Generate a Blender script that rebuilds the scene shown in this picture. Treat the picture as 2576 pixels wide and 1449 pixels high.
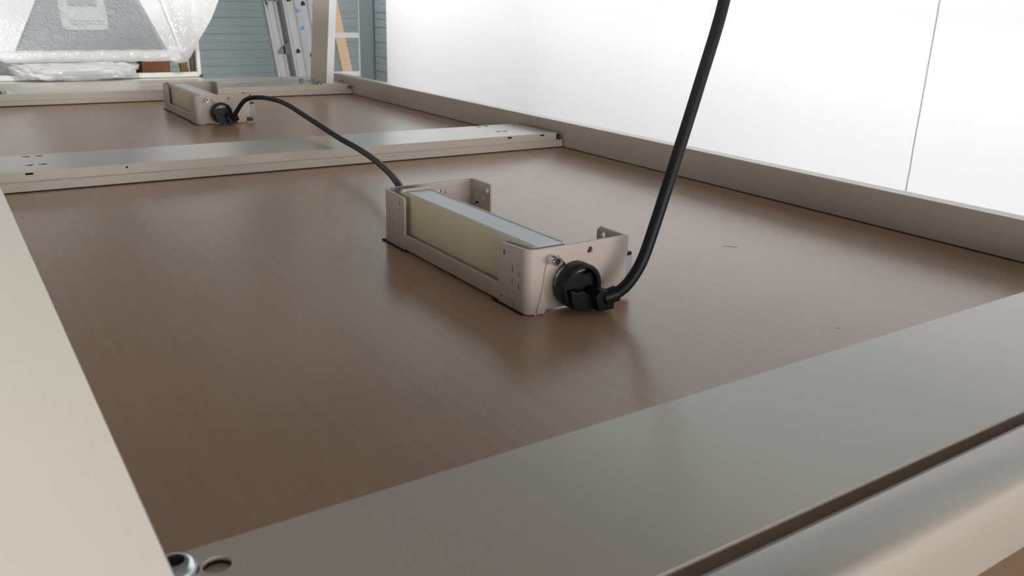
import bpy, bmesh, math, random
from mathutils import Vector, Matrix, noise
from mathutils.geometry import tessellate_polygon
random.seed(7)
scene = bpy.context.scene
for o in list(bpy.data.objects):
    bpy.data.objects.remove(o)
COL = scene.collection
S = 0.222            # one table unit (camera height above the board) in metres
ZT = 0.80            # height of the board above the floor

# ---------------------------------------------------------------- camera
F = 2145.27
R = ((0.8320555920669725, -0.5540354476653176, 0.026985448678330953),
     (-0.15629504733761207, -0.28084806098256054, -0.9469404547383483),
     (0.5322173896894138, 0.783689408740878, -0.3202741961812715))   # rows: right, down, forward
cam = bpy.data.cameras.new('camera')
camo = bpy.data.objects.new('camera', cam)
COL.objects.link(camo)
cam.sensor_fit = 'HORIZONTAL'
cam.sensor_width = 36.0
cam.lens = F / 2576 * 36.0
cam.clip_start = 0.01
cam.dof.use_dof = True
cam.dof.focus_distance = 0.80
cam.dof.aperture_fstop = 20.0
rt, dn, fw = Vector(R[0]), Vector(R[1]), Vector(R[2])
M = Matrix.Identity(4)
for i in range(3):
    M[i][0] = rt[i]; M[i][1] = -dn[i]; M[i][2] = -fw[i]; M[i][3] = (0, 0, ZT + S)[i]
camo.matrix_world = M
scene.camera = camo

# ---------------------------------------------------------------- view, world, lights
scene.view_settings.view_transform = 'Standard'
scene.view_settings.look = 'None'
scene.view_settings.gamma = 1.0
scene.view_settings.use_curve_mapping = False
scene.view_settings.exposure = 0.0
w = bpy.data.worlds.new('world'); scene.world = w
w.use_nodes = True
w.node_tree.nodes['Background'].inputs[0].default_value = (0.55, 0.6, 0.66, 1)
w.node_tree.nodes['Background'].inputs[1].default_value = 0.3

def area(name, loc, direction, sx, sy, power, color=(1, 1, 1), spread=180):
    l = bpy.data.lights.new(name, 'AREA')
    l.shape = 'RECTANGLE'; l.size = sx; l.size_y = sy
    l.energy = power; l.color = color; l.spread = math.radians(spread)
    o = bpy.data.objects.new(name, l); COL.objects.link(o)
    o.location = loc
    o.rotation_euler = Vector(direction).to_track_quat('-Z', 'Y').to_euler()
    return o
# unseen strip lights added to brighten the white wall on the right
area('wall_wash_fill', (1.40, 2.70, 3.0), (0.75, 0, -0.66), 5.4, 0.25, 84, (1.0, 0.985, 0.985), 90)
area('wall_wash_fill', (1.40, 2.9, 3.0), (0.75, 0, -0.66), 1.6, 0.25, 6.5, (1.0, 0.985, 0.985), 90)
area('wall_wash_fill', (1.40, 5.12, 3.0), (0.75, 0, -0.66), 0.5, 0.25, 13, (1.0, 0.985, 0.985), 90)
# weak unseen fill light added under the ceiling
area('ceiling_fill', (-1.6, 2.6, 3.12), (0, 0, -1), 2.4, 0.3, 7, (1.0, 0.96, 0.91))
# soft fill light added at the left wall, which has no window
area('left_fill', (-3.4, 0.6, 0.95), (1, 0.0, 0.0), 2.2, 0.6, 23, (1.0, 0.98, 0.95))
# low unseen light added left of the camera to brighten the left rail
area('rail_fill', (-0.95, 0.5, 0.60), (1, 0.0, 0.12), 2.4, 0.16, 41, (0.94, 0.985, 1.0))
# broad low light added behind the camera; the front wall is closed
area('rear_fill', (0.8, -3.9, 0.95), (0.0, 1, 0.0), 4.2, 1.3, 205, (1.0, 0.975, 0.95))
# low unseen light added behind the far bench to brighten the back wall
area('back_wall_fill', (0.3, 3.3, 0.45), (-0.12, 1, 0.12), 2.0, 0.3, 17, (1, 1, 1))
# unseen spot light added to brighten the wrapped parcel
sl = bpy.data.lights.new('parcel_fill', 'SPOT'); sl.energy = 95; sl.spot_size = math.radians(24); sl.spot_blend = 0.6; sl.shadow_soft_size = 0.08
so = bpy.data.objects.new('parcel_fill', sl); COL.objects.link(so); so.location = (0.1, 0.9, 2.5)
so.rotation_euler = (Vector((0.34, 2.28, 0.97)) - Vector((0.1, 0.9, 2.5))).to_track_quat('-Z', 'Y').to_euler()

# ---------------------------------------------------------------- materials
def newmat(name):
    m = bpy.data.materials.new(name); m.use_nodes = True
    return m, m.node_tree, m.node_tree.nodes['Principled BSDF']

def mat(name, col, rough=0.5, metal=0.0, spec=0.5, var=0.03, vscale=12, bump=0.0, bscale=200, coat=0.0):
    m, nt, b = newmat(name)
    b.inputs['Roughness'].default_value = rough
    b.inputs['Metallic'].default_value = metal
    b.inputs['Specular IOR Level'].default_value = spec
    b.inputs['Coat Weight'].default_value = coat
    tc = nt.nodes.new('ShaderNodeTexCoord')
    nz = nt.nodes.new('ShaderNodeTexNoise'); nz.inputs['Scale'].default_value = vscale
    nz.inputs['Detail'].default_value = 4
    nt.links.new(tc.outputs['Object'], nz.inputs['Vector'])
    mx = nt.nodes.new('ShaderNodeMix'); mx.data_type = 'RGBA'
    mx.inputs[6].default_value = tuple(max(0, c * (1 - var)) for c in col) + (1,)
    mx.inputs[7].default_value = tuple(min(1, c * (1 + var)) for c in col) + (1,)
    nt.links.new(nz.outputs['Fac'], mx.inputs[0])
    nt.links.new(mx.outputs[2], b.inputs['Base Color'])
    if bump:
        n2 = nt.nodes.new('ShaderNodeTexNoise'); n2.inputs['Scale'].default_value = bscale
        nt.links.new(tc.outputs['Object'], n2.inputs['Vector'])
        bp = nt.nodes.new('ShaderNodeBump'); bp.inputs['Strength'].default_value = bump
        bp.inputs['Distance'].default_value = 0.002
        nt.links.new(n2.outputs['Fac'], bp.inputs['Height'])
        nt.links.new(bp.outputs['Normal'], b.inputs['Normal'])
    return m

def wood(name, c1, c2, rough, scale=(160, 7.0, 160), spec=0.5, wave=0.12):
    m, nt, b = newmat(name)
    b.inputs['Roughness'].default_value = rough
    b.inputs['Specular IOR Level'].default_value = spec
    tc = nt.nodes.new('ShaderNodeTexCoord')
    mp = nt.nodes.new('ShaderNodeMapping'); mp.inputs['Scale'].default_value = scale
    nt.links.new(tc.outputs['Object'], mp.inputs['Vector'])
    n1 = nt.nodes.new('ShaderNodeTexNoise'); n1.inputs['Scale'].default_value = 1.0
    n1.inputs['Detail'].default_value = 5; n1.inputs['Distortion'].default_value = 0.6
    nt.links.new(mp.outputs['Vector'], n1.inputs['Vector'])
    mp2 = nt.nodes.new('ShaderNodeMapping'); mp2.inputs['Scale'].default_value = (9, 0.9, 9)
    nt.links.new(tc.outputs['Object'], mp2.inputs['Vector'])
    wv = nt.nodes.new('ShaderNodeTexWave'); wv.wave_type = 'BANDS'; wv.bands_direction = 'X'
    wv.inputs['Scale'].default_value = 2.6; wv.inputs['Distortion'].default_value = 7.0
    wv.inputs['Detail'].default_value = 2.0; wv.inputs['Detail Scale'].default_value = 0.6
    nt.links.new(mp2.outputs['Vector'], wv.inputs['Vector'])
    ad = nt.nodes.new('ShaderNodeMath'); ad.operation = 'MULTIPLY_ADD'
    nt.links.new(wv.outputs['Fac'], ad.inputs[0]); ad.inputs[1].default_value = wave
    nt.links.new(n1.outputs['Fac'], ad.inputs[2])
    cr = nt.nodes.new('ShaderNodeValToRGB')
    cr.color_ramp.elements[0].position = 0.30; cr.color_ramp.elements[0].color = c1 + (1,)
    cr.color_ramp.elements[1].position = 0.85; cr.color_ramp.elements[1].color = c2 + (1,)
    nt.links.new(ad.outputs[0], cr.inputs[0])
    nt.links.new(cr.outputs[0], b.inputs['Base Color'])
    return m

PAINT = mat('painted_steel', (0.575, 0.512, 0.435), 0.23, spec=0.45, var=0.02)
PAINT2 = mat('painted_box_steel', (0.52, 0.45, 0.395), 0.42, var=0.02, bump=0.05)
BEECH = wood('beech_laminate', (0.465, 0.285, 0.178), (0.50, 0.315, 0.203), 0.27, spec=0.45)
GAP = mat('dark_joint', (0.02, 0.015, 0.012), 0.9)
CREAM = mat('cream_plastic', (0.68, 0.62, 0.44), 0.45)
TAB = mat('pale_film_tab', (0.54, 0.475, 0.405), 0.35)
ALU = mat('anodised_profile', (0.66, 0.65, 0.67), 0.35)
BLACK = mat('black_rubber', (0.010, 0.010, 0.013), 0.42, spec=0.3, bump=0.1)
CORD = mat('black_cord', (0.009, 0.009, 0.011), 0.5, spec=0.25)
BOLTM = mat('dark_zinc_bolt', (0.16, 0.19, 0.20), 0.3, metal=0.8, var=0.1)
ZINC = mat('zinc_plated_steel', (0.62, 0.64, 0.66), 0.22, metal=1.0, var=0.08, vscale=60)
DARK = mat('dark_hole', (0.012, 0.012, 0.013), 0.8)
CLIP = mat('grey_clip', (0.33, 0.36, 0.40), 0.4)
SHEET = mat('grey_wall_sheet', (0.275, 0.325, 0.335), 0.40, var=0.05, vscale=3)
TRIM = mat('grey_corner_sheet', (0.24, 0.285, 0.305), 0.45)
WHITE = mat('white_wall_panel', (0.86, 0.86, 0.87), 0.8, spec=0.1, var=0.002, vscale=2)
PLASTER = mat('grey_plaster', (0.16, 0.155, 0.15), 0.9, bump=0.1)
CONC = mat('concrete_floor', (0.13, 0.125, 0.12), 0.75, var=0.15, vscale=4)
LADDER = mat('aluminium_ladder', (0.38, 0.38, 0.385), 0.45, metal=0.2, var=0.06, vscale=20)
BLUE = mat('blue_sticker', (0.02, 0.22, 0.72), 0.5)
RED = mat('faded_red_sticker', (0.45, 0.22, 0.2), 0.5)
PINE = wood('pine_board', (0.55, 0.33, 0.17), (0.68, 0.45, 0.26), 0.6, (14, 14, 1.2))
CARD = mat('brown_cardboard', (0.30, 0.13, 0.06), 0.8)
OCHRE = mat('ochre_varnished_wood', (0.24, 0.12, 0.012), 0.5, var=0.25, vscale=40)
LWHITE = mat('white_board', (0.7, 0.72, 0.75), 0.5)
DGREY = mat('dark_grey_metal', (0.17, 0.165, 0.17), 0.5, var=0.1)
PWHITE = mat('white_powder_coat', (0.74, 0.74, 0.71), 0.35)
LABELM = mat('label_paper', (0.36, 0.375, 0.375), 0.6)
INK = mat('label_ink', (0.13, 0.14, 0.16), 0.6)
CORE = mat('grey_packed_sheet', (0.10, 0.11, 0.125), 0.35, var=0.25, vscale=14)

def wrapmat(name, clear, white, dots=0.32):
    m, nt, b = newmat(name)
    out = nt.nodes['Material Output']
    b.inputs['Base Color'].default_value = (white, white, white, 1)
    b.inputs['Roughness'].default_value = 0.12
    tc = nt.nodes.new('ShaderNodeTexCoord')
    v = nt.nodes.new('ShaderNodeTexVoronoi'); v.inputs['Scale'].default_value = 150
    nt.links.new(tc.outputs['Object'], v.inputs['Vector'])
    n = nt.nodes.new('ShaderNodeTexNoise'); n.inputs['Scale'].default_value = 18
    nt.links.new(tc.outputs['Object'], n.inputs['Vector'])
    b1 = nt.nodes.new('ShaderNodeBump'); b1.inputs['Strength'].default_value = dots
    b1.inputs['Distance'].default_value = 0.004
    nt.links.new(v.outputs['Distance'], b1.inputs['Height'])
    b2 = nt.nodes.new('ShaderNodeBump'); b2.inputs['Strength'].default_value = 0.15
    b2.inputs['Distance'].default_value = 0.02
    nt.links.new(n.outputs['Fac'], b2.inputs['Height'])
    nt.links.new(b1.outputs['Normal'], b2.inputs['Normal'])
    nt.links.new(b2.outputs['Normal'], b.inputs['Normal'])
    tl = nt.nodes.new('ShaderNodeBsdfTranslucent'); tl.inputs['Color'].default_value = (white, white, white, 1)
    ms = nt.nodes.new('ShaderNodeMixShader'); ms.inputs[0].default_value = 0.35
    nt.links.new(b.outputs[0], ms.inputs[1]); nt.links.new(tl.outputs[0], ms.inputs[2])
    tr = nt.nodes.new('ShaderNodeBsdfTransparent')
    m2 = nt.nodes.new('ShaderNodeMixShader'); m2.inputs[0].default_value = clear
    nt.links.new(ms.outputs[0], m2.inputs[1]); nt.links.new(tr.outputs[0], m2.inputs[2])
    nt.links.new(m2.outputs[0], out.inputs['Surface'])
    return m
WRAP = wrapmat('clear_bubble_wrap', 0.62, 0.88, 1.0)
WRAPW = wrapmat('folded_bubble_wrap', 0.10, 0.93)
FOAM = wrapmat('white_foam_film', 0.02, 0.97, 0.12)

def clearmat(name, clear, col):
    m, nt, b = newmat(name)
    out = nt.nodes['Material Output']
    b.inputs['Base Color'].default_value = col + (1,)
    b.inputs['Roughness'].default_value = 0.05
    tr = nt.nodes.new('ShaderNodeBsdfTransparent')
    m2 = nt.nodes.new('ShaderNodeMixShader'); m2.inputs[0].default_value = clear
    nt.links.new(b.outputs[0], m2.inputs[1]); nt.links.new(tr.outputs[0], m2.inputs[2])
    nt.links.new(m2.outputs[0], out.inputs['Surface'])
    return m
ACRYL = clearmat('clear_acrylic', 0.93, (0.6, 0.65, 0.7))
PALEBAR = clearmat('pale_reflection', 0.42, (0.85, 0.84, 0.86))

# ---------------------------------------------------------------- mesh helpers
def link(name, bm, m, parent=None, smooth=False, bevel=0.0, seg=2, angle=35):
    bmesh.ops.recalc_face_normals(bm, faces=bm.faces)
    me = bpy.data.meshes.new(name); bm.to_mesh(me); bm.free()
    o = bpy.data.objects.new(name, me); COL.objects.link(o)
    me.materials.append(m)
    if parent is not None: o.parent = parent
    if smooth:
        for p in me.polygons: p.use_smooth = True
        me.set_sharp_from_angle(angle=math.radians(40))
    if bevel:
        md = o.modifiers.new('edge', 'BEVEL'); md.width = bevel; md.segments = seg
        md.limit_method = 'ANGLE'; md.angle_limit = math.radians(angle)
    return o

def thing(name, label, cat, loc, group=None):
    o = bpy.data.objects.new(name, None); COL.objects.link(o)
    o.location = loc; o.empty_display_size = 0.05
    o['label'] = label; o['category'] = cat
    if group: o['group'] = group
    return o
def tag(o, label, cat, group=None):
    o['label'] = label; o['category'] = cat
    if group: o['group'] = group
    return o
def struct(o):
    o['kind'] = 'structure'; return o

def box(bm, lo, hi, k=1.0):
    v = [bm.verts.new((x * k, y * k, z * k)) for x in (lo[0], hi[0]) for y in (lo[1], hi[1]) for z in (lo[2], hi[2])]
    for f in ((0, 1, 3, 2), (4, 6, 7, 5), (0, 4, 5, 1), (2, 3, 7, 6), (0, 2, 6, 4), (1, 5, 7, 3)):
        bm.faces.new([v[i] for i in f])
    return v
def prism(bm, prof, axis, a, b, k=1.0):
    """extrude a closed 2-D profile along an axis ('x': (y,z), 'y': (x,z), 'z': (x,y))"""
    def p(q, t):
        if axis == 'x': c = (t, q[0], q[1])
        elif axis == 'y': c = (q[0], t, q[1])
        else: c = (q[0], q[1], t)
        return (c[0] * k, c[1] * k, c[2] * k)
    A = [bm.verts.new(p(q, a)) for q in prof]; B = [bm.verts.new(p(q, b)) for q in prof]
    n = len(prof)
    for i in range(n):
        bm.faces.new((A[i], A[(i + 1) % n], B[(i + 1) % n], B[i]))
    tri = tessellate_polygon([[Vector((q[0], q[1], 0)) for q in prof]])
    for t in tri:
        bm.faces.new([A[i] for i in t]); bm.faces.new([B[i] for i in reversed(t)])
def plate(bm, outer, holes, fmap, t, k=1.0):
    """flat sheet with holes; fmap((u,v), w) -> xyz, thickness t along w"""
    loops = [outer] + holes
    tri = tessellate_polygon([[Vector((q[0], q[1], 0)) for q in l] for l in loops])
    pts = [q for l in loops for q in l]
    def mk(wv):
        r = []
        for q in pts:
            c = fmap(q, wv); r.append(bm.verts.new((c[0] * k, c[1] * k, c[2] * k)))
        return r
    A, B = mk(0), mk(t)
    for f in tri:
        bm.faces.new([A[i] for i in f]); bm.faces.new([B[i] for i in reversed(f)])
    s = 0
    for l in loops:
        n = len(l)
        for i in range(n):
            a, b = s + i, s + (i + 1) % n
            bm.faces.new((A[a], A[b], B[b], B[a]))
        s += n
def circ(cx, cy, r, n=16, ry=None):
    ry = r if ry is None else ry
    return [(cx + r * math.cos(2 * math.pi * i / n), cy + ry * math.sin(2 * math.pi * i / n)) for i in range(n)]
def rect(x0, y0, x1, y1): return [(x0, y0), (x1, y0), (x1, y1), (x0, y1)]
def rrect(x0, y0, x1, y1, r, n=4):
    p = []
    for cx, cy, a in ((x1 - r, y1 - r, 0), (x0 + r, y1 - r, 90), (x0 + r, y0 + r, 180), (x1 - r, y0 + r, 270)):
        for i in range(n + 1):
            t = math.radians(a + 90 * i / n); p.append((cx + r * math.cos(t), cy + r * math.sin(t)))
    return p
def catmull(pts, n=10):
    P = [Vector(p) for p in pts]; P = [2 * P[0] - P[1]] + P + [2 * P[-1] - P[-2]]
    out = []
    for i in range(1, len(P) - 2):
        for j in range(n):
            t = j / n; a, b, c, d = P[i - 1:i + 3]
            out.append(0.5 * ((2 * b) + (c - a) * t + (2 * a - 5 * b + 4 * c - d) * t * t + (3 * b - a - 3 * c + d) * t ** 3))
    out.append(P[-2]); return out
def tube(bm, path, r, seg=14, r2=None, up=Vector((0, 0, 1))):
    rings = []; nprev = None
    for i, p in enumerate(path):
        d = (path[min(i + 1, len(path) - 1)] - path[max(i - 1, 0)]).normalized()
        if nprev is None:
            nprev = d.cross(up)
            if nprev.length < 1e-3: nprev = d.cross(Vector((1, 0, 0)))
        nx = (nprev - d * nprev.dot(d)).normalized(); ny = d.cross(nx); nprev = nx
        rr = r2 or r
        rings.append([bm.verts.new(p + nx * r * math.cos(2 * math.pi * k / seg) + ny * rr * math.sin(2 * math.pi * k / seg)) for k in range(seg)])
    for a, b in zip(rings, rings[1:]):
        for k in range(seg):
            bm.faces.new((a[k], a[(k + 1) % seg], b[(k + 1) % seg], b[k]))
    bm.faces.new(rings[0][::-1]); bm.faces.new(rings[-1])
def lathe(bm, prof, c, axis, seg=32, k=1.0):
    """revolve (radius, height) profile about an axis through c"""
    ax = {'x': (Vector((1, 0, 0)), Vector((0, 1, 0)), Vector((0, 0, 1))), 'y': (Vector((0, 1, 0)), Vector((0, 0, 1)), Vector((1, 0, 0))),
          'z': (Vector((0, 0, 1)), Vector((1, 0, 0)), Vector((0, 1, 0)))}[axis]
    rings = []
    for r, h in prof:
        rings.append([bm.verts.new((Vector(c) + ax[0] * h + (ax[1] * math.cos(2 * math.pi * i / seg) + ax[2] * math.sin(2 * math.pi * i / seg)) * r) * k) for i in range(seg)])
    for a, b in zip(rings, rings[1:]):
        for i in range(seg):
            bm.faces.new((a[i], a[(i + 1) % seg], b[(i + 1) % seg], b[i]))
    return rings
def solid_lathe(bm, prof, c, axis, seg=24, k=1.0):
    r = lathe(bm, prof, c, axis, seg, k); bm.faces.new(r[0][::-1]); bm.faces.new(r[-1])
def patch(bm, p00, p10, p11, p01, nu, nv, amp=0.0, fr=20, seed=0.0, bulge=0.0):
    p00, p10, p11, p01 = map(Vector, (p00, p10, p11, p01))
    nrm = (p10 - p00).cross(p01 - p00).normalized()
    g = []
    for j in range(nv + 1):
        row = []
        for i in range(nu + 1):
            u, v = i / nu, j / nv
            p = p00 * (1 - u) * (1 - v) + p10 * u * (1 - v) + p11 * u * v + p01 * (1 - u) * v
            d = bulge * math.sin(math.pi * u) * math.sin(math.pi * v)
            if amp: d += amp * noise.noise((p + Vector((seed, 0, seed))) * fr)
            row.append(bm.verts.new(p + nrm * d))
        g.append(row)
    for j in range(nv):
        for i in range(nu):
            bm.faces.new((g[j][i], g[j][i + 1], g[j + 1][i + 1], g[j + 1][i]))

# ================================================================ ROOM
XL, XR, YF, YB, ZC = -3.5, 2.52, -4.0, 5.42, 3.2
bm = bmesh.new(); box(bm, (XL - 0.1, YF - 0.1, -0.12), (XR + 0.1, YB + 0.1, 0)); struct(link('floor', bm, CONC))
bm = bmesh.new(); box(bm, (XL - 0.1, YF - 0.1, ZC), (XR + 0.1, YB + 0.1, ZC + 0.1)); struct(link('ceiling', bm, PLASTER))
bm = bmesh.new(); box(bm, (XL - 0.1, YF - 0.1, 0), (XL, YB + 0.1, ZC)); struct(link('wall_left', bm, PLASTER))
bm = bmesh.new(); box(bm, (XL, YF - 0.1, 0), (XR, YF, ZC)); struct(link('wall_front', bm, PLASTER))
# back wall of horizontal ribbed sheets
bm = bmesh.new(); box(bm, (XL, YB, 0), (XR, YB + 0.1, ZC)); wb = struct(link('wall_back', bm, SHEET))
PITCH = 0.0935
def slat_profile(deep):
    j = 0.004 if deep else 0.0008
    # (depth out of wall, height)
    return [(0, 0.0006), (0.005, 0.0006 + j), (0.005, 0.044), (0.0075, 0.0475), (0.0075, 0.089), (0.005, 0.0915), (0, 0.0928)]
def slat_mesh(axis, a, b, deep):
    bm = bmesh.new(); prof = slat_profile(deep)
    if axis == 'x': prism(bm, [(-q[0], q[1]) for q in prof], 'x', a, b)
    else: prism(bm, [(-q[0], q[1]) for q in prof], 'y', a, b)
    return bm
Z0 = ZT + 0.071 - 9 * PITCH + 0.003
protos = {}
for i in range(34):
    z = Z0 + i * PITCH
    if z > ZC - PITCH or z < 0: continue
    deep = (i % 9 == 0)
    if deep not in protos:
        o = link('slat', slat_mesh('x', XL + 0.01, XR - 0.02, deep), SHEET, wb); protos[deep] = o
    else:
        o = protos[deep].copy(); COL.objects.link(o); o.parent = wb
    o.location = (0, YB, z)
# right wall: ribbed sheets near the corner, white panels in front of the rest
bm = bmesh.new(); box(bm, (XR, YF, 0), (XR + 0.1, YB, ZC)); wr = struct(link('wall_right', bm, SHEET))
protos = {}
for i in range(34):
    z = Z0 + i * PITCH
    if z > ZC - PITCH or z < 0: continue
    deep = (i % 9 == 0)
    if deep not in protos:
        o = link('slat', slat_mesh('y', YF + 0.02, YB - 0.02, deep), SHEET, wr); protos[deep] = o
    else:
        o = protos[deep].copy(); COL.objects.link(o); o.parent = wr
    o.location = (XR, 0, z)
wob = [(0.05 + 0.03 * k, 1.4805 + 0.0012 * noise.noise((k * 0.9, 0.3, 0)) + 0.0012 * noise.noise((k * 0.23, 5, 0))) for k in range(53)]
for prof in ([(y + 0.0026, z) for z, y in wob] + [(5.135, 1.61), (5.135, 0.02)], [(y - 0.0026, z) for z, y in wob] + [(-2.17, 1.61), (-2.17, 0.02)],
             rect(-3.98, 0.02, -2.175, 1.61)):
    bm = bmesh.new(); prism(bm, prof, 'x', 2.47, 2.506); link('panel', bm, WHITE, wr)
bm = bmesh.new(); prism(bm, [(2.404, YB), (2.404, 5.402), (2.498, 5.398), (2.503, 5.405), (XR, 5.41), (XR, YB)], 'z', 0, ZC)
struct(link('trim_1', bm, TRIM))

# ================================================================ TABLE FRAMES
def beam_mesh(y0, y1, x0, x1, holes_top, slots, pins, zt=0.105, step=True, recess=0.001):
    """hollow folded steel beam along x: top sheet with holes, front sheet with slots, lower flange"""
    bm = bmesh.new(); t = 0.008
    plate(bm, rect(x0, y0, x1, y1), holes_top, lambda q, s: (q[0], q[1], zt - s), t, S)
    ys = y0 + (0.012 if step else 0)
    zb = 0.052 if step else 0.006
    plate(bm, rect(x0, zb, x1, zt - 0.001), slots + pins, lambda q, s: (q[0], y0 + recess + s, q[1]), t, S)
    plate(bm, rect(x0, 0.006, x1, zt - 0.001), [], lambda q, s: (q[0], y1 - 0.001 - s, q[1]), t, S)
    return bm
def tframe(label, loc):
    return thing('table_frame', label, 'table', loc, 'steel table frames in a row')
T = thing('table_frame', 'cream steel table frame with beech board panels and two socket boxes', 'table', (0, 0, ZT))
# board panels
for y0, y1 in ((1.0, 4.93), (4.937, 8.69)):
    bm = bmesh.new(); box(bm, (0.06, y0, -0.085), (3.742, y1, 0.0), S); link('board_panel', bm, BEECH, T)
# dark joint strips where the boards meet the steel
bm = bmesh.new()
box(bm, (3.740, 1.0, -0.07), (3.751, 8.68, 0.003), S)
for yy in (4.917, 8.678): box(bm, (0.2, yy, -0.01), (3.74, yy + 0.02, 0.006), S)
link('joint', bm, GAP, T)
for c in ([(2.785, 2.470), (2.815, 2.458), (2.840, 2.432), (2.828, 2.434)], [(2.376, 1.580), (2.387, 1.576), (2.382, 1.570), (2.374, 1.574)]):
    bm = bmesh.new(); prism(bm, c, 'z', 0.0, 0.0008, S); link('scuff_mark', bm, mat('scuffed_laminate', (0.26, 0.17, 0.13), 0.4), T)
# side rails (right one mirrored from the left)
for sx, cx in ((1, 3.75), (-1, 0.1915)):
    prof = [(0, 0.008), (0, 0.170), (0.006, 0.176), (0.092, 0.176), (0.10, 0.172)]
    if sx > 0: prof += [(0.16, 0.10), (0.16, -0.085), (0, -0.085)]
    else: prof = [(0, -0.02), (0, 0.1745), (0.0015, 0.176), (0.30, -0.03), (0.30, -0.085), (0, -0.085)]
    bm = bmesh.new(); prism(bm, [(cx + sx * q[0], q[1]) for q in prof], 'y', 0.84, 9.17, S)
    link('side_rail', bm, PAINT, T, bevel=0.0006)
def bolt(parent, c, r=0.022, h=0.03, axis='z', sgn=1, m=ZINC):
    bm = bmesh.new()
    n = 24
    prof = [(r, 0), (r, h * 0.85 * sgn), (r * 0.9, h * sgn), (r * 0.58, h * sgn), (r * 0.55, h * 0.35 * sgn)]
    rg = lathe(bm, prof, c, axis, n, S); bm.faces.new(rg[-1]); bm.faces.new(rg[0][::-1])
    o = link('bolt', bm, m, parent, smooth=True)
    bm = bmesh.new(); a = {'z': (0, 0, h * 0.36 * sgn), 'y': (0, h * 0.36 * sgn, 0)}[axis]
    return o
# middle cross beam
ht = [circ(x, y, 0.022, 14) for x, y in ((3.33, 5.40), (3.392, 5.40), (3.33, 5.14), (3.388, 5.14), (3.64, 5.40), (3.69, 5.40), (3.635, 5.14), (3.685, 5.14),
                                         (0.386, 5.389), (0.448, 5.389), (0.375, 5.117), (0.440, 5.117))]
sl = [rect(x - 0.018, 0.086, x + 0.018, 0.1005) for x in (3.298, 3.575, 0.357)]
pins = [circ(0.821, 0.088, 0.006, 8)]
mid = link('cross_beam', beam_mesh(4.935, 5.44, 0.2, 3.70, ht, sl, pins), PAINT, T, bevel=0.0006)
bm = bmesh.new(); prism(bm, [(4.918, 0.006), (4.918, 0.050), (4.926, 0.055), (4.95, 0.055), (4.95, 0.006)], 'x', 0.2, 3.742, S)
link('flange', bm, PAINT, mid)
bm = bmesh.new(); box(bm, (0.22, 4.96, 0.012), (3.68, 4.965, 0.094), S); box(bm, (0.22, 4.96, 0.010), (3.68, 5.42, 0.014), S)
link('hollow', bm, DARK, mid)  # dark sheets inside the beam stand in for shade behind the holes
bolt(mid, (3.722, 4.96, 0.085), 0.012, -0.03, 'y', m=BOLTM); bolt(mid, (3.722, 4.95, 0.062), 0.014, -0.02, 'y', m=BOLTM)
# near cross beam
near = link('cross_beam', beam_mesh(0.838, 1.306, 0.2, 3.745, [circ(0.2725, 1.2435, 0.0235, 28)], [], [], step=False, recess=0.05), PAINT, T)
bm = bmesh.new()
solid_lathe(bm, [(0.0228, 0.066), (0.0228, 0.090)], (0.2725, 1.2435, 0), 'z', 24, S); link('hole_cap', bm, PAINT, near, smooth=True)
bm = bmesh.new()
rg = lathe(bm, [(0.037, 0.0), (0.037, 0.006), (0.034, 0.017), (0.027, 0.025), (0.021, 0.028), (0.0165, 0.028), (0.015, 0.012)], (0.2085, 1.2500, 0.105), 'z', 32, S); bm.faces.new(rg[-1]); bm.faces.new(rg[0][::-1])
bo = link('bolt', bm, ZINC, near, smooth=True)
bm = bmesh.new(); solid_lathe(bm, [(0.0150, 0.0), (0.0150, 0.0015)], (0.2085, 1.2500, 0.1172), 'z', 6, S); link('hex_socket', bm, DARK, near)
# turned-down lip above the gap
bm = bmesh.new(); prism(bm, [(0.848, 0.1045), (0.842, 0.1038), (0.838, 0.101), (0.8365, 0.096), (0.842, 0.0935), (0.848, 0.0965)], 'x', 0.2, 3.745, S)
link('front_lip', bm, PAINT, near, smooth=True)
bm = bmesh.new(); box(bm, (0.2, 0.80, -0.08), (3.745, 0.885, -0.06), S); link('gap_strip', bm, GAP, near)  # dark strip closing the gap below, its shade put into the colour
# far cross beam
far = link('cross_beam', beam_mesh(8.67, 9.15, 0.2, 3.74, [], [], [], step=False), PAINT, T, bevel=0.0006)
bm = bmesh.new(); prism(bm, [(8.655, 0.008), (8.655, 0.045), (8.665, 0.05), (8.68, 0.05), (8.68, 0.008)], 'x', 0.2, 3.742, S); link('flange', bm, PAINT, far)
for c in ((3.40, 8.70, 0.105), (3.61, 8.95, 0.105), (3.335, 9.05, 0.105), (3.66, 8.74, 0.105), (0.50, 8.72, 0.105)):
    bolt(far, c, 0.020, 0.028, m=BOLTM)
bolt(far, (3.715, 8.665, 0.075), 0.017, -0.025, 'y', m=BOLTM)
bm = bmesh.new(); solid_lathe(bm, [(0.026, 0.105), (0.026, 0.125), (0.018, 0.14)], (0.56, 8.70, 0), 'z', 16, S); link('end_cap', bm, PWHITE, far, smooth=True)
# upright post at the far right corner, leaning outwards
bm = bmesh.new()
prism(bm, [(0, 0), (0.079, 0), (0.079, 0.018), (0.020, 0.018), (0.020, 0.44), (0.05, 0.44), (0.05, 0.465), (0.012, 0.465), (0, 0.45)], 'z', 0, 3.1, S)
po = link('upright_post', bm, PAINT, T, bevel=0.0012)
bm = bmesh.new(); box(bm, (0.0015, -0.004, 0.0), (0.079, 0.0, 3.1), S); link('face_strip', bm, PWHITE, po)  # whiter strip added over the post's front edge, making that side paler
po.location = (3.484 * S, 8.72 * S, 0.105 * S); po.rotation_euler = (0, math.radians(4.8), 0)
bm = bmesh.new(); box(bm, (-0.05, -0.02, 0.0), (0.17, 0.42, 0.008), S)
bp = link('foot_plate', bm, PAINT, far); bp.location = po.location
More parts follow.
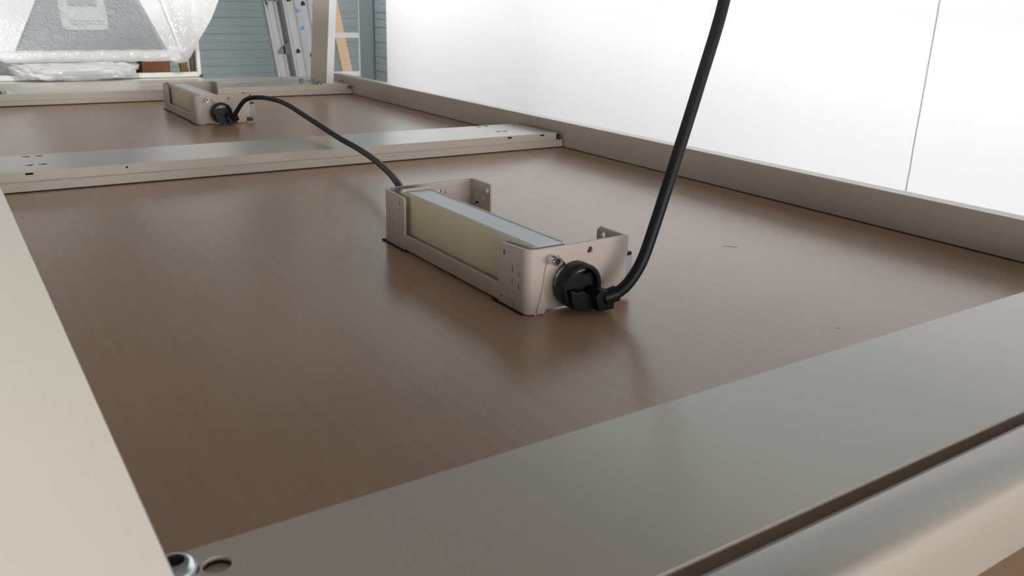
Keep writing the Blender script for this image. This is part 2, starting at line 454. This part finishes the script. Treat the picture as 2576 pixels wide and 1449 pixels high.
# legs down to the floor
def legs(parent, x0, x1, y0, y1, top):
    for x in (x0, x1):
        for y in (y0, y1):
            bm = bmesh.new(); box(bm, (x * S, y * S, -ZT), (x * S + 0.05, y * S + 0.05, top * S)); link('leg', bm, PAINT, parent)
legs(T, 0.25, 3.4, 1.0, 8.2, -0.083)

# neighbouring frame under the camera (bottom right corner)
TN = thing('table_frame', 'neighbouring cream table frame at the bottom right, past the dark gap', 'table', (0, 0, ZT))
bm = bmesh.new()
prof = [(0.794, 0.0), (0.795, 0.1035), (0.7925, 0.105), (0.690, 0.105)]
for i in range(1, 7):
    t = i / 6 * math.pi / 2; prof.append((0.690 - 0.032 * math.sin(t), 0.105 - 0.05 * (1 - math.cos(t))))
prof += [(0.656, -0.06), (0.70, -0.06)]
prism(bm, prof, 'x', 0.0, 3.745, S); link('cross_beam', bm, PAINT, TN, smooth=True)
bm = bmesh.new(); box(bm, (0.0, -3.0, -0.145), (3.74, 0.705, -0.06), S); link('board_panel', bm, BEECH, TN)
bm = bmesh.new(); prism(bm, [(3.75, -0.145), (3.75, 0.176), (3.845, 0.176), (3.91, 0.1), (3.91, -0.145)], 'y', -3.0, 0.79, S); link('side_rail', bm, PAINT, TN)
bm = bmesh.new(); prism(bm, [(-0.01, -0.145), (-0.01, -0.02), (-0.1, -0.02), (-0.1, -0.145)], 'y', -3.0, 0.79, S); link('side_rail', bm, PAINT, TN)
legs(TN, 0.25, 3.4, -2.6, 0.3, -0.143)

# neighbouring frame at the far end
TF = thing('table_frame', 'far cream table frame carrying the bubble wrapped parcel and white foam', 'table', (0, 0, ZT))
bm = bmesh.new(); prism(bm, [(9.20, 0.0), (9.20, 0.100), (9.205, 0.105), (9.65, 0.105), (9.655, 0.1), (9.655, 0.0)], 'x', -1.0, 3.74, S); link('cross_beam', bm, PAINT, TF)
bm = bmesh.new(); box(bm, (-1.0, 9.655, 0.0), (2.53, 13.2, 0.086), S); link('board_panel', bm, PWHITE, TF)
bm = bmesh.new(); prism(bm, [(2.53, -0.06), (2.53, 0.080), (2.56, 0.080), (2.56, -0.06)], 'y', 9.655, 13.2, S); link('side_rail', bm, PAINT, TF)
legs(TF, -0.7, 2.2, 9.4, 12.6, 0.002)

# ================================================================ SOCKET BOXES
def make_box():
    B = thing('socket_box', 'nearest cream steel socket box on the beech board, with screw beside the plug', 'socket box', (0, 0, ZT), 'cream socket boxes on the boards')
    t = 0.010
    # front end plate with round opening at the bottom
    def front(bm, y, notch):
        out = [(1.567, 0.0), (1.610, 0.012)]
        if notch:
            c, r = (1.712, 0.100), 0.114
            out = [(1.567, -0.002), (1.585, 0.004), (1.606, 0.018)]
            for i in range(13):
                a = math.radians(218 - 98 * i / 12); out.append((c[0] + r * math.cos(a), c[1] + r * math.sin(a)))
            out += [(1.69, 0.165), (1.72, 0.12), (1.77, 0.05)]
            out += [(1.80, 0.012), (1.90, 0.008)]
        out += [(1.950, 0.006), (1.958, 0.02), (1.962, 0.20), (1.962, 0.224), (1.958, 0.2295), (1.567, 0.2285)]
        holes = [circ(1.79, 0.199, 0.012, 14)]
        if not notch: holes += [circ(1.80, 0.19, 0.012, 10)][:0] + [circ(1.835, 0.185, 0.008, 10)]
        plate(bm, out, holes, lambda q, s: (q[0], y + s, q[1]), t, S)
    bm = bmesh.new(); front(bm, 2.17, True)
    # bent corner and the flange along the long side
    arc = [(1.567 - 0.032 * math.sin(a), 2.202 - 0.032 * math.cos(a)) for a in [i * math.pi / 12 for i in range(7)]]
    inn = [(1.567 - 0.022 * math.sin(a), 2.202 - 0.022 * math.cos(a)) for a in [i * math.pi / 12 for i in range(7)]]
    prism(bm, arc + inn[::-1], 'z', 0.004, 0.2285, S)
    sl = [rect(y - 0.003, z, y + 0.003, z + 0.022) for y, z in ((2.262, 0.132), (2.262, 0.088), (2.224, 0.124), (2.224, 0.078))]
    plate(bm, [(2.20, 0.004), (2.34, 0.004), (2.348, 0.014), (2.348, 0.213), (2.342, 0.2195), (2.20, 0.2285)],
          sl + [circ(2.315, 0.190, 0.010, 12), circ(2.325, 0.03, 0.006, 8), circ(2.255, 0.022, 0.006, 8)], lambda q, s: (1.535 + s, q[0], q[1]), t, S)
    # return tab at the right end
    plate(bm, [(2.18, 0.02), (2.18, 0.228), (2.315, 0.2285), (2.332, 0.212), (2.332, 0.02)], [circ(2.297, 0.20, 0.012, 14)], lambda q, s: (1.962 - s, q[0], q[1]), t, S)
    ep = link('end_plate', bm, PAINT2, B, smooth=True, bevel=0.0003, angle=50)
    # back end plate
    bm = bmesh.new()
    plate(bm, [(1.567, 0.004), (1.962, 0.004), (1.962, 0.234), (1.567, 0.229)], [circ(1.80, 0.19, 0.011, 12), circ(1.828, 0.183, 0.006, 8)], lambda q, s: (q[0], 3.255 - s, q[1]), t, S)
    prism(bm, [(1.567 - 0.032 * math.sin(a), 3.223 + 0.032 * math.cos(a)) for a in [i * math.pi / 12 for i in range(7)]] +
          [(1.567 - 0.022 * math.sin(a), 3.223 + 0.022 * math.cos(a)) for a in [i * math.pi / 12 for i in range(7)]][::-1], 'z', 0.004, 0.229, S)
    sl2 = [rect(y - 0.003, z, y + 0.003, z + 0.018) for y, z in ((3.165, 0.125), (3.165, 0.090), (3.165, 0.055), (3.20, 0.13), (3.20, 0.09))]
    plate(bm, [(3.225, 0.004), (3.065, 0.004), (3.06, 0.010), (3.06, 0.213), (3.07, 0.224), (3.225, 0.229)],
          sl2 + [circ(3.105, 0.195, 0.009, 12)], lambda q, s: (1.535 + s, q[0], q[1]), t, S)
    sl3 = [rect(y - 0.006, z, y + 0.006, z + 0.022) for y, z in ((3.195, 0.155), (3.135, 0.155), (3.195, 0.105), (3.135, 0.105))]
    plate(bm, [(3.25, 0.02), (3.25, 0.2345), (3.095, 0.2365), (3.078, 0.224), (3.078, 0.02)], sl3 + [circ(3.105, 0.205, 0.012, 12)], lambda q, s: (1.962 + s, q[0], q[1]), t, S)
    be = link('end_plate', bm, PAINT2, B, smooth=True, bevel=0.0003, angle=50)
    bm = bmesh.new(); box(bm, (1.9725, 3.18, 0.222), (1.974, 3.225, 0.2345), S); link('paint_chip', bm, DARK, be)
    # low strip along the long side and bottom tray
    bm = bmesh.new(); prism(bm, [(1.536, 0.010), (1.536, 0.066), (1.540, 0.070), (1.548, 0.070), (1.548, 0.016), (1.72, 0.016), (1.72, 0.010)], 'y', 2.34, 3.07, S)
    link('base_strip', bm, PAINT2, B)
    # inner profile: cream long face and pale top
    bm = bmesh.new(); prism(bm, [(1.566, 0.018), (1.566, 0.222), (1.574, 0.229), (1.585, 0.230), (1.585, 0.018)], 'y', 2.195, 3.145, S)
    link('face_strip', bm, CREAM, B, bevel=0.0005)
    bm = bmesh.new(); prism(bm, [(1.586, 0.018), (1.586, 0.2305), (1.694, 0.2305), (1.694, 0.233), (1.700, 0.233), (1.700, 0.018)], 'y', 2.195, 3.135, S)
    link('duct_profile', bm, ALU, B, bevel=0.0004)
    bm = bmesh.new(); prism(bm, [(1.566, 0.018), (1.566, 0.228), (1.575, 0.2385), (1.71, 0.2395), (1.71, 0.018)], 'y', 3.145, 3.16, S)
    link('profile_cap', bm, PAINT2, B)
    # black slots under the bent corners
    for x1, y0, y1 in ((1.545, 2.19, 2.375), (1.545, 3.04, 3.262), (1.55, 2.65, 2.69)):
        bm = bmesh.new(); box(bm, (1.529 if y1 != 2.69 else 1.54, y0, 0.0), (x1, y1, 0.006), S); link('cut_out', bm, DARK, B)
    # screw beside the socket
    c = (1.6225, 2.17, 0.1915)
    bm = bmesh.new()
    rg = lathe(bm, [(0.0165, 0), (0.0165, -0.040), (0.015, -0.043), (0.0105, -0.043), (0.0095, -0.030)], c, 'y', 20, S); bm.faces.new(rg[-1])
    link('screw', bm, ZINC, B, smooth=True)
    bm = bmesh.new(); plate(bm, circ(c[0], c[2], 0.0085, 6), [], lambda q, s: (q[0], 2.1392 + s, q[1]), 0.001, S); link('screw_socket', bm, DARK, B)
    # pale socket face behind the opening, edge of the cover and the little tab
    bm = bmesh.new(); plate(bm, rect(1.575, 0.004, 1.90, 0.215), [], lambda q, s: (q[0], 2.190 + s, q[1]), 0.004, S)
    link('socket_face', bm, PAINT2, B)
    arcp = [(1.712 + 0.1155 * math.cos(math.radians(a)), 0.100 + 0.1155 * math.sin(math.radians(a))) for a in range(214, 131, -7)]
    bm = bmesh.new(); prism(bm, [(1.608, 0.182), (1.600, 0.14), (1.592, 0.08), (1.574, 0.012), (1.579, 0.001), (1.590, 0.005), (1.602, -0.001), (1.610, 0.012)] + arcp, 'y', 2.1655, 2.170, S)
    link('cover_tab', bm, TAB, B)
    # clip and knob on the right side
    bm = bmesh.new(); box(bm, (1.973, 2.195, 0.035), (2.012, 2.215, 0.145), S); box(bm, (1.966, 2.195, 0.05), (1.975, 2.215, 0.12), S); link('side_clip', bm, CLIP, B, bevel=0.0006)
    bm = bmesh.new(); box(bm, (1.964, 2.192, 0.145), (2.002, 2.22, 0.158), S); link('clip_cap', bm, BLACK, B)
    bm = bmesh.new(); solid_lathe(bm, [(0.010, 0.0), (0.016, 0.006), (0.016, 0.016), (0.008, 0.022)], (1.964, 2.21, 0.205), 'x', 16, S); link('knob', bm, BLACK, B, smooth=True)
    bm = bmesh.new(); prism(bm, [(1.93, 0.012), (1.93, 0.045), (1.965, 0.042), (1.982, 0.030), (1.985, 0.02), (1.97, 0.012)], 'y', 2.165, 2.18, S); link('foot', bm, mat('dark_brown_plastic', (0.06, 0.03, 0.02), 0.5), B, bevel=0.0008)
    return B
B1 = make_box()
B2 = B1.copy(); COL.objects.link(B2)
B2.location = (0.168 * S, 4.80 * S, ZT)
B2['label'] = 'farther cream steel socket box near the far beam, smaller in view'
for ch in list(B1.children):
    c = ch.copy(); COL.objects.link(c); c.parent = B2
    for g in ch.children:
        d = g.copy(); COL.objects.link(d); d.parent = c

# ================================================================ POWER CORDS
def plug_parts(root, dx, dy):
    c = (1.712 + dx, 2.17 + dy, 0.096)
    bm = bmesh.new()
    r0, r1 = 0.081, 0.064
    rc = (c[0] + 0.014, c[1], c[2] - 0.007)
    prof = [(r1, 0.0), (r0 - 0.004, 0.0), (r0, -0.008), (r0, -0.050), (r0 - 0.004, -0.055), (r1 + 0.004, -0.055), (r1, -0.051)]
    lathe(bm, prof + [prof[0]], rc, 'y', 48, S)
    link('plug_ring', bm, BLACK, root, smooth=True)
    # body filling the lower part of the ring
    bm = bmesh.new()
    out = [(-0.066 * math.cos(math.radians(a)), 0.066 * math.sin(math.radians(a))) for a in range(-35, -150, -8)]
    low = [(rc[0] + 0.065 * math.cos(math.radians(a)), rc[2] + 0.065 * math.sin(math.radians(a))) for a in range(200, 381, 10)]
    prism(bm, low + [(rc[0] + 0.050, rc[2] + 0.040), (rc[0] - 0.052, rc[2] + 0.028)], 'y', c[1] - 0.030, c[1] + 0.004, S)
    # raised lower block with curved top edge
    blk = [(c[0] - 0.050, c[2] - 0.006), (c[0] - 0.03, c[2] - 0.016), (c[0] + 0.0, c[2] - 0.014), (c[0] + 0.02, c[2] - 0.030), (c[0] + 0.05, c[2] - 0.034),
           (c[0] + 0.085, c[2] - 0.020), (c[0] + 0.108, c[2] - 0.030), (c[0] + 0.108, c[2] - 0.080), (c[0] + 0.06, c[2] - 0.086), (c[0] + 0.02, c[2] - 0.084), (c[0] - 0.03, c[2] - 0.070), (c[0] - 0.042, c[2] - 0.045)]
    prism(bm, blk, 'y', c[1] - 0.072, c[1] - 0.020, S)
    arm = [(c[0] + 0.03, c[2] - 0.030), (c[0] + 0.05, c[2] - 0.010), (c[0] + 0.085, c[2] - 0.014), (c[0] + 0.112, c[2] - 0.030), (c[0] + 0.112, c[2] - 0.084), (c[0] + 0.05, c[2] - 0.084)]
    prism(bm, arm, 'y', c[1] - 0.105, c[1] - 0.045, S)
    link('plug_body', bm, BLACK, root, bevel=0.0007, seg=3)
    bm = bmesh.new()
    edge = [Vector((q[0] * S, (c[1] - 0.0735) * S, q[1] * S)) for q in blk[:7]]
    tube(bm, edge, 0.0003, 6); link('mould_line', bm, mat('worn_rubber_edge', (0.05, 0.05, 0.055), 0.5), root)
    # strain relief
    bm = bmesh.new(); p0 = Vector((c[0] + 0.075, c[1] - 0.090, c[2] - 0.044)) * S; p1 = Vector((c[0] + 0.12, c[1] - 0.103, c[2] - 0.030)) * S
    tube(bm, [p0, p0.lerp(p1, 0.5), p1], 0.0062, 14); link('strain_relief', bm, BLACK, root, smooth=True)
C1 = thing('power_cord', 'thick black power cord rising from the nearest box out of the top edge', 'cable', (0, 0, ZT))
plug_parts(C1, 0, 0)
pts = [(1.80, 2.075, 0.058), (1.835, 2.065, 0.068), (1.885, 2.06, 0.105), (1.935, 2.06, 0.175), (1.985, 2.065, 0.295), (2.045, 2.075, 0.445), (2.175, 2.11, 0.735), (2.30, 2.15, 1.02), (2.36, 2.19, 1.25), (2.38, 2.26, 1.6), (2.36, 2.4, 2.2), (2.34, 2.5, 3.0)]
bm = bmesh.new(); tube(bm, [p * S for p in catmull(pts, 10)], 0.0046, 16); link('cable', bm, CORD, C1, smooth=True)
C2 = thing('power_cord', 'black power cord arching from the farther box to the back of the nearer one', 'cable', (0, 0, ZT))
plug_parts(C2, 0.168, 4.80)
pts = [(1.945, 6.86, 0.065), (1.965, 6.83, 0.090), (2.010, 6.77, 0.18), (2.045, 6.70, 0.222), (2.095, 6.58, 0.240), (2.118, 6.38, 0.247), (2.128, 6.1, 0.2415), (2.10, 5.55, 0.200), (2.060, 5.0, 0.164), (2.035, 4.65, 0.150), (1.975, 4.3, 0.1485), (1.87, 3.9, 0.158), (1.755, 3.56, 0.172), (1.71, 3.42, 0.155), (1.70, 3.35, 0.115)]
bm = bmesh.new(); tube(bm, [Vector(p) * S for p in catmull(pts, 10)], 0.0038, 14); link('cable', bm, CORD, C2, smooth=True)
bm = bmesh.new(); solid_lathe(bm, [(0.07, 0.0), (0.07, 0.05), (0.05, 0.09)], (1.70, 3.26, 0.10), 'y', 24, S); link('plug_end', bm, BLACK, C2, smooth=True)

# ================================================================ THINGS ON THE FAR FRAME
ZP = ZT + 0.086 * S     # top of the far board
def rel(p): return (p[0], p[1], p[2] + ZT)
# wrapped parcel
P = thing('wrapped_parcel', 'large grey parcel in clear bubble wrap with a white label, top left', 'parcel', (0.33, 2.4, ZT))
def L(p): return (p[0] - 0.33, p[1] - 2.4, p[2])
A, Bp = (0.168, 2.212, 0.084), (0.489, 2.212, 0.084)
Ct, Dt = (0.395, 2.385, 0.36), (0.325, 2.385, 0.36)
bm = bmesh.new(); patch(bm, L(A), L(Bp), L(Ct), L(Dt), 50, 50, 0.003, 60); link('bubble_wrap', bm, WRAP, P, smooth=True)
a2, b2, c2, d2 = (0.172, 2.232, 0.084), (0.485, 2.232, 0.084), (0.392, 2.402, 0.36), (0.328, 2.402, 0.36)
bm = bmesh.new(); patch(bm, L(a2), L(b2), L(c2), L(d2), 4, 4); co = link('packed_sheet', bm, CORE, P)
so = co.modifiers.new('thick', 'SOLIDIFY'); so.thickness = 0.03; so.offset = -1
# label on the packed sheet
def onface(x, z, off):
    t = (z - 0.084) / (0.36 - 0.084); return L((x, 2.232 + t * 0.17 - off * 0.85, z + off * 0.5))
bm = bmesh.new(); out = rrect(0.276, 0.1275, 0.374, 0.225, 0.012)
vs = [bm.verts.new(onface(x + (0.004 if x > 0.33 else -0.002) * 0 + (z - 0.1275) * (0.0), z, 0.0022)) for x, z in out]; bm.faces.new(vs)
lb = link('label', bm, LABELM, P); sm = lb.modifiers.new('thick', 'SOLIDIFY'); sm.thickness = 0.001
bm = bmesh.new(); x = 0.296
while x < 0.356:
    wd = random.choice((0.0009, 0.0015, 0.0024)); v = [bm.verts.new(onface(a, b, 0.0050)) for a, b in rect(x, 0.178, x + wd, 0.1925)]; bm.faces.new(v); x += wd + random.choice((0.0008, 0.0013))
for z0 in (0.139, 0.1455):
    v = [bm.verts.new(onface(a, b, 0.0050)) for a, b in rect(0.292, z0, 0.366, z0 + 0.0012)]; bm.faces.new(v)
link('barcode', bm, INK, lb)
# side wraps
edge = catmull([(0.505, 2.218, 0.0545), (0.531, 2.217, 0.058), (0.5491, 2.215, 0.0812), (0.5636, 2.215, 0.1072), (0.5809, 2.215, 0.1322), (0.6016, 2.215, 0.1647), (0.619, 2.215, 0.2018), (0.6638, 2.213, 0.285), (0.70, 2.212, 0.36)], 5)
bm = bmesh.new(); g = []
for jj, e in enumerate(edge):
    v = jj / (len(edge) - 1); zz = max(0.0, (e.z - 0.075) / (0.36 - 0.075)); a = Vector(Bp).lerp(Vector(Ct), zz)
    if zz == 0: a = Vector((0.489, 2.212, min(0.084, e.z + 0.012)))
    g.append([bm.verts.new(Vector(L(a.lerp(e, u / 24))) + Vector((0, -0.010 * math.sin(math.pi * u / 24) - 0.002 * noise.noise((u * 0.35, v * 9, 3)), 0))) for u in range(25)])
for r0, r1 in zip(g, g[1:]):
    for u in range(24): bm.faces.new((r0[u], r0[u + 1], r1[u + 1], r1[u]))
link('wrap_side', bm, WRAPW, P, smooth=True)
bm = bmesh.new(); patch(bm, L((0.10, 2.235, 0.064)), L(A), L(Dt), L((-0.02, 2.25, 0.36)), 30, 40, 0.003, 30, 5.7, 0.006); link('wrap_side', bm, WRAPW, P, smooth=True)
# painted highlight tube along the right ridge, folded rim at the bottom
bm = bmesh.new(); rp = [Vector(L(Bp)).lerp(Vector(L(Ct)), i / 30) + Vector((0.028 + 0.035 * i / 30 + 0.001 * noise.noise((i * 0.6, 0, 0)), -0.014 - 0.075 * i / 30, -0.002)) for i in range(31)]
tube(bm, rp, 0.0030, 8); link('ridge_highlight', bm, FOAM, P, smooth=True)
bm = bmesh.new()
n = 60; rings = []
for i in range(n + 1):
    u = i / n; x = 0.135 + u * (0.519 - 0.135)
    zc = 0.0725 + 0.002 * noise.noise((x * 30, 1, 0)); hh = 0.0135 + 0.002 * noise.noise((x * 45, 4, 0))
    e = min(1.0, 4.5 * math.sqrt(max(0.0, min(u, 1 - u)) + 0.004))
    ring = []
    for k in range(12):
        a = 2 * math.pi * k / 12
        ring.append(bm.verts.new(L((x, 2.222 + 0.014 * e * math.cos(a) + 0.003 * noise.noise((x * 60, k, 2)), zc + hh * e * math.sin(a)))))
    rings.append(ring)
for a, b in zip(rings, rings[1:]):
    for k in range(12): bm.faces.new((a[k], a[(k + 1) % 12], b[(k + 1) % 12], b[k]))
bm.faces.new(rings[0][::-1]); bm.faces.new(rings[-1])
link('wrap_fold', bm, WRAPW, P, smooth=True)
# crumpled foam film under the parcel
bm = bmesh.new(); bmesh.ops.create_icosphere(bm, subdivisions=5, radius=1.0)
for v in bm.verts:
    c = v.co.copy()
    q = Vector([math.copysign(abs(a) ** 0.55, a) for a in c])
    taper = 0.80 + 0.22 * (q.z * 0.5 + 0.5)
    nn = noise.noise(c * 3.2) * 0.05 + (abs(noise.noise(c * 4.5)) - 0.2) * 0.16 + noise.noise(c * 9) * 0.012
    v.co = Vector((0.288 + q.x * 0.151 * taper * (1 + nn * 0.5), 2.335 + q.y * 0.165 * (1 + nn), 0.0195 + 0.0205 + q.z * 0.0205 * (1 + nn * 2.0)))
    if v.co.z < 0.0192: v.co.z = 0.0192
    v.co = Vector((v.co.x - 0.288, v.co.y - 2.335, v.co.z - 0.0192))
fo = tag(link('foam_film', bm, FOAM, None, smooth=True), 'crumpled white foam film lying beneath the bubble wrapped parcel', 'packaging'); fo.location = (0.288, 2.335, ZT + 0.0192)
# white frame standing behind
W = thing('display_frame', 'slim white metal frame corner standing behind the parcel', 'frame', (0.30, 2.24, ZP))
zb = 0.0012
bm = bmesh.new(); box(bm, (0.259, -0.008, zb), (0.2675, 0.008, 0.50)); link('frame_post', bm, PWHITE, W, bevel=0.0008)
bm = bmesh.new(); box(bm, (-0.2, -0.008, zb), (0.259, 0.008, zb + 0.0115)); link('frame_bar', bm, PWHITE, W, bevel=0.0008)
bm = bmesh.new(); solid_lathe(bm, [(0.0038, -0.016), (0.0038, -0.008)], (0.2665, 0, zb + 0.0022), 'y', 12); link('bolt', bm, mat('green_black_bolt', (0.03, 0.07, 0.08), 0.3, metal=0.6), W, smooth=True)
# carton and other pieces behind the frame
bm = bmesh.new(); box(bm, (0.442, 2.29, 0), (0.508, 2.42, 0.055)); box(bm, (0.442, 2.288, 0.030), (0.5085, 2.29, 0.0545))
tag(link('cardboard_box', bm, CARD), 'brown cardboard box partly showing below the wrapped parcel', 'box').location = (0, 0, ZP)
bm = bmesh.new(); prism(bm, [(0.534, 0), (0.5505, 0), (0.535, 0.17), (0.5185, 0.17)], 'y', 2.285, 2.30)
tag(link('wooden_strip', bm, OCHRE), 'leaning ochre wooden strip beside the brown cardboard box', 'wood').location = (0, 0, ZP)
bm = bmesh.new(); box(bm, (0.5515, 2.305, 0), (0.5590, 2.312, 0.16)); box(bm, (0.5545, 2.3045, 0), (0.5555, 2.306, 0.16))
tag(link('white_batten', bm, LWHITE), 'narrow white batten between ochre strip and grey metal profile', 'batten').location = (0, 0, ZP)
bm = bmesh.new(); prism(bm, [(0.5605, 2.315), (0.5605, 2.300), (0.5625, 2.300), (0.5625, 2.312), (0.574, 2.312), (0.574, 2.300), (0.576, 2.300), (0.576, 2.315)], 'z', 0, 0.19)
tag(link('metal_profile', bm, DGREY), 'dark grey metal channel standing just left of the white frame post', 'profile').location = (0, 0, ZP)

# ================================================================ BACKGROUND
# triple ladder leaning by the ribbed wall
LA = thing('ladder', 'aluminium ladder with black rung holes and blue stickers against the ribbed wall', 'ladder', (1.70, 4.75, 0))
TILT = -math.radians(8.2)
def dhole(cx, cz, w=0.013, h=0.022):
    p = [(cx - w, cz - h / 2), (cx + w, cz - h / 2)]
    for i in range(7):
        a = math.pi * i / 6; p.append((cx + w * math.cos(a), cz - h / 2 + 0.006 + (h) * 0.85 * math.sin(a)))
    return p
def stile(x0, wd, y, zoff, rib, holes=True):
    bm = bmesh.new(); cx = wd * 0.52; Lh = 2.9
    zs = [zoff + 0.275 * k for k in range(-3, 8) if holes and 0.05 < zoff + 0.275 * k < 2.8]
    plate(bm, rect(0, 0, wd, Lh), [dhole(cx, z) for z in zs], lambda q, s: (q[0], s, q[1]), 0.003)
    # flange ridges on both sides
    prism(bm, [(0, 0), (0.0, -0.012), (0.010, -0.012), (rib, 0.0)], 'z', 0, Lh)
    prism(bm, [(wd, 0), (wd, -0.012), (wd - 0.008, -0.012), (wd - 0.017, 0.0)], 'z', 0, Lh)
    prism(bm, [(0, 0), (0, 0.03), (0.003, 0.03), (0.003, 0)], 'z', 0, Lh)
    prism(bm, [(wd, 0), (wd, 0.03), (wd - 0.003, 0.03), (wd - 0.003, 0)], 'z', 0, Lh)
    o = link('stile', bm, LADDER, LA); o.location = (x0, y, 0); o.rotation_euler = (0, TILT, 0)
    for z in zs:
        r = bmesh.new(); prism(r, [(q[0], q[1]) for q in dhole(cx, z, 0.0135, 0.023)], 'y', 0.002, 0.02)
        link('hole_shade', r, DARK, o)  # dark plugs stand in for the shade inside the rung tubes
    return o
# x at height 0.8 (local), tilt shifts by tan * z
tz = math.tan(8.2 * math.pi / 180)
def x_at(xw, z): return xw - 1.70 + tz * z
sA = stile(x_at(1.597, 0.80), 0.066, 0.03, 0.79, 0.014, False)
sB = stile(x_at(1.690, 0.80), 0.076, 0.0, 0.72, 0.020)
sC = stile(x_at(1.768, 0.80), 0.074, 0.0, 0.70, 0.014)
sD = stile(x_at(1.844, 0.80), 0.060, 0.01, 0.69, 0.014)
# dark channel and rung cups between first two stiles
bm = bmesh.new(); box(bm, (0.066, 0.02, 0), (0.098, 0.035, 2.9)); link('channel', bm, DGREY, sA)
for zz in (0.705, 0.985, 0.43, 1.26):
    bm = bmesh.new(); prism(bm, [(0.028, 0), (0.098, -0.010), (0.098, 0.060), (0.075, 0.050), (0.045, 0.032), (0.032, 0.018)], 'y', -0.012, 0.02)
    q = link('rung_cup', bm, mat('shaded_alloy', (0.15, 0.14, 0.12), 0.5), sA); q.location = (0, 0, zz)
for (xw, zw, ang, m, wd, hh) in ((1.7455, 0.933, -35, BLUE, 0.021, 0.013), (1.769, 0.841, 50, BLUE, 0.021, 0.014), (1.832, 0.900, 80, RED, 0.05, 0.014)):
    bm = bmesh.new(); box(bm, (-wd / 2, -0.0016, -hh / 2), (wd / 2, 0, hh / 2))
    st = link('sticker', bm, m, LA); st.location = (xw - 1.70, -0.0125 + (0.012 if m is RED else 0), zw); st.rotation_euler = (0, math.radians(-ang), 0)
bm = bmesh.new(); prism(bm, [(1.572, 0.995), (1.583, 0.985), (1.594, 0.962), (1.588, 0.958), (1.594, 0.925), (1.585, 0.955), (1.577, 0.966)], 'y', 4.7665, 4.7675)
sc = link('paint_scuff', bm, mat('dark_green_paint', (0.02, 0.06, 0.05), 0.6), LA); sc.location = (-1.70, -4.75, 0)
for (xw, zw) in ((1.758, 0.912), (1.763, 0.898), (1.767, 0.868)):
    bm = bmesh.new(); solid_lathe(bm, [(0.004, -0.002), (0.004, 0.001)], (xw - 1.70, 0, zw), 'y', 10); link('rivet', bm, DGREY, LA)
# pine board leaning near the corner
bm = bmesh.new(); box(bm, (0, 0, 0), (0.062, 0.03, 2.3))
pb = tag(link('pine_board', bm, PINE), 'pale pine board leaning against the grey ribbed wall beside the post', 'board')
pb.location = (2.222, 4.99, 0.0); pb.rotation_euler = (-math.radians(8), -math.radians(8.2), 0)
bm = bmesh.new(); box(bm, (0, 0, 0), (0.05, 0.02, 1.0))
db = tag(link('dark_strip', bm, DGREY), 'dark narrow strip just left of the leaning pine board', 'board')
db.location = (2.125, 5.20, 0.0); db.rotation_euler = (-math.radians(6), -math.radians(3), 0)  # narrow dark piece filling the space left of the pine board
# clear acrylic sheet before the board; pale bars imitate a reflected ladder
AC = thing('acrylic_sheet', 'clear acrylic sheet with pale reflected bars standing right of the upright post', 'sheet', (1.25, 3.0, 0))
bm = bmesh.new(); box(bm, (-0.10, 0, 0), (0.082, 0.004, 1.7)); link('pane', bm, ACRYL, AC)
for z0, z1 in ((0.875, 0.8935), (0.7405, 0.758), (0.60, 0.618), (1.01, 1.028), (1.15, 1.168)):
    bm = bmesh.new(); box(bm, (-0.098, -0.006, z0), (0.079, -0.001, z1)); link('reflected_rung', bm, PALEBAR, AC, bevel=0.001)
bm = bmesh.new(); box(bm, (0.0795, -0.006, 0), (0.0825, 0.005, 1.7)); link('reflected_stile', bm, PALEBAR, AC)
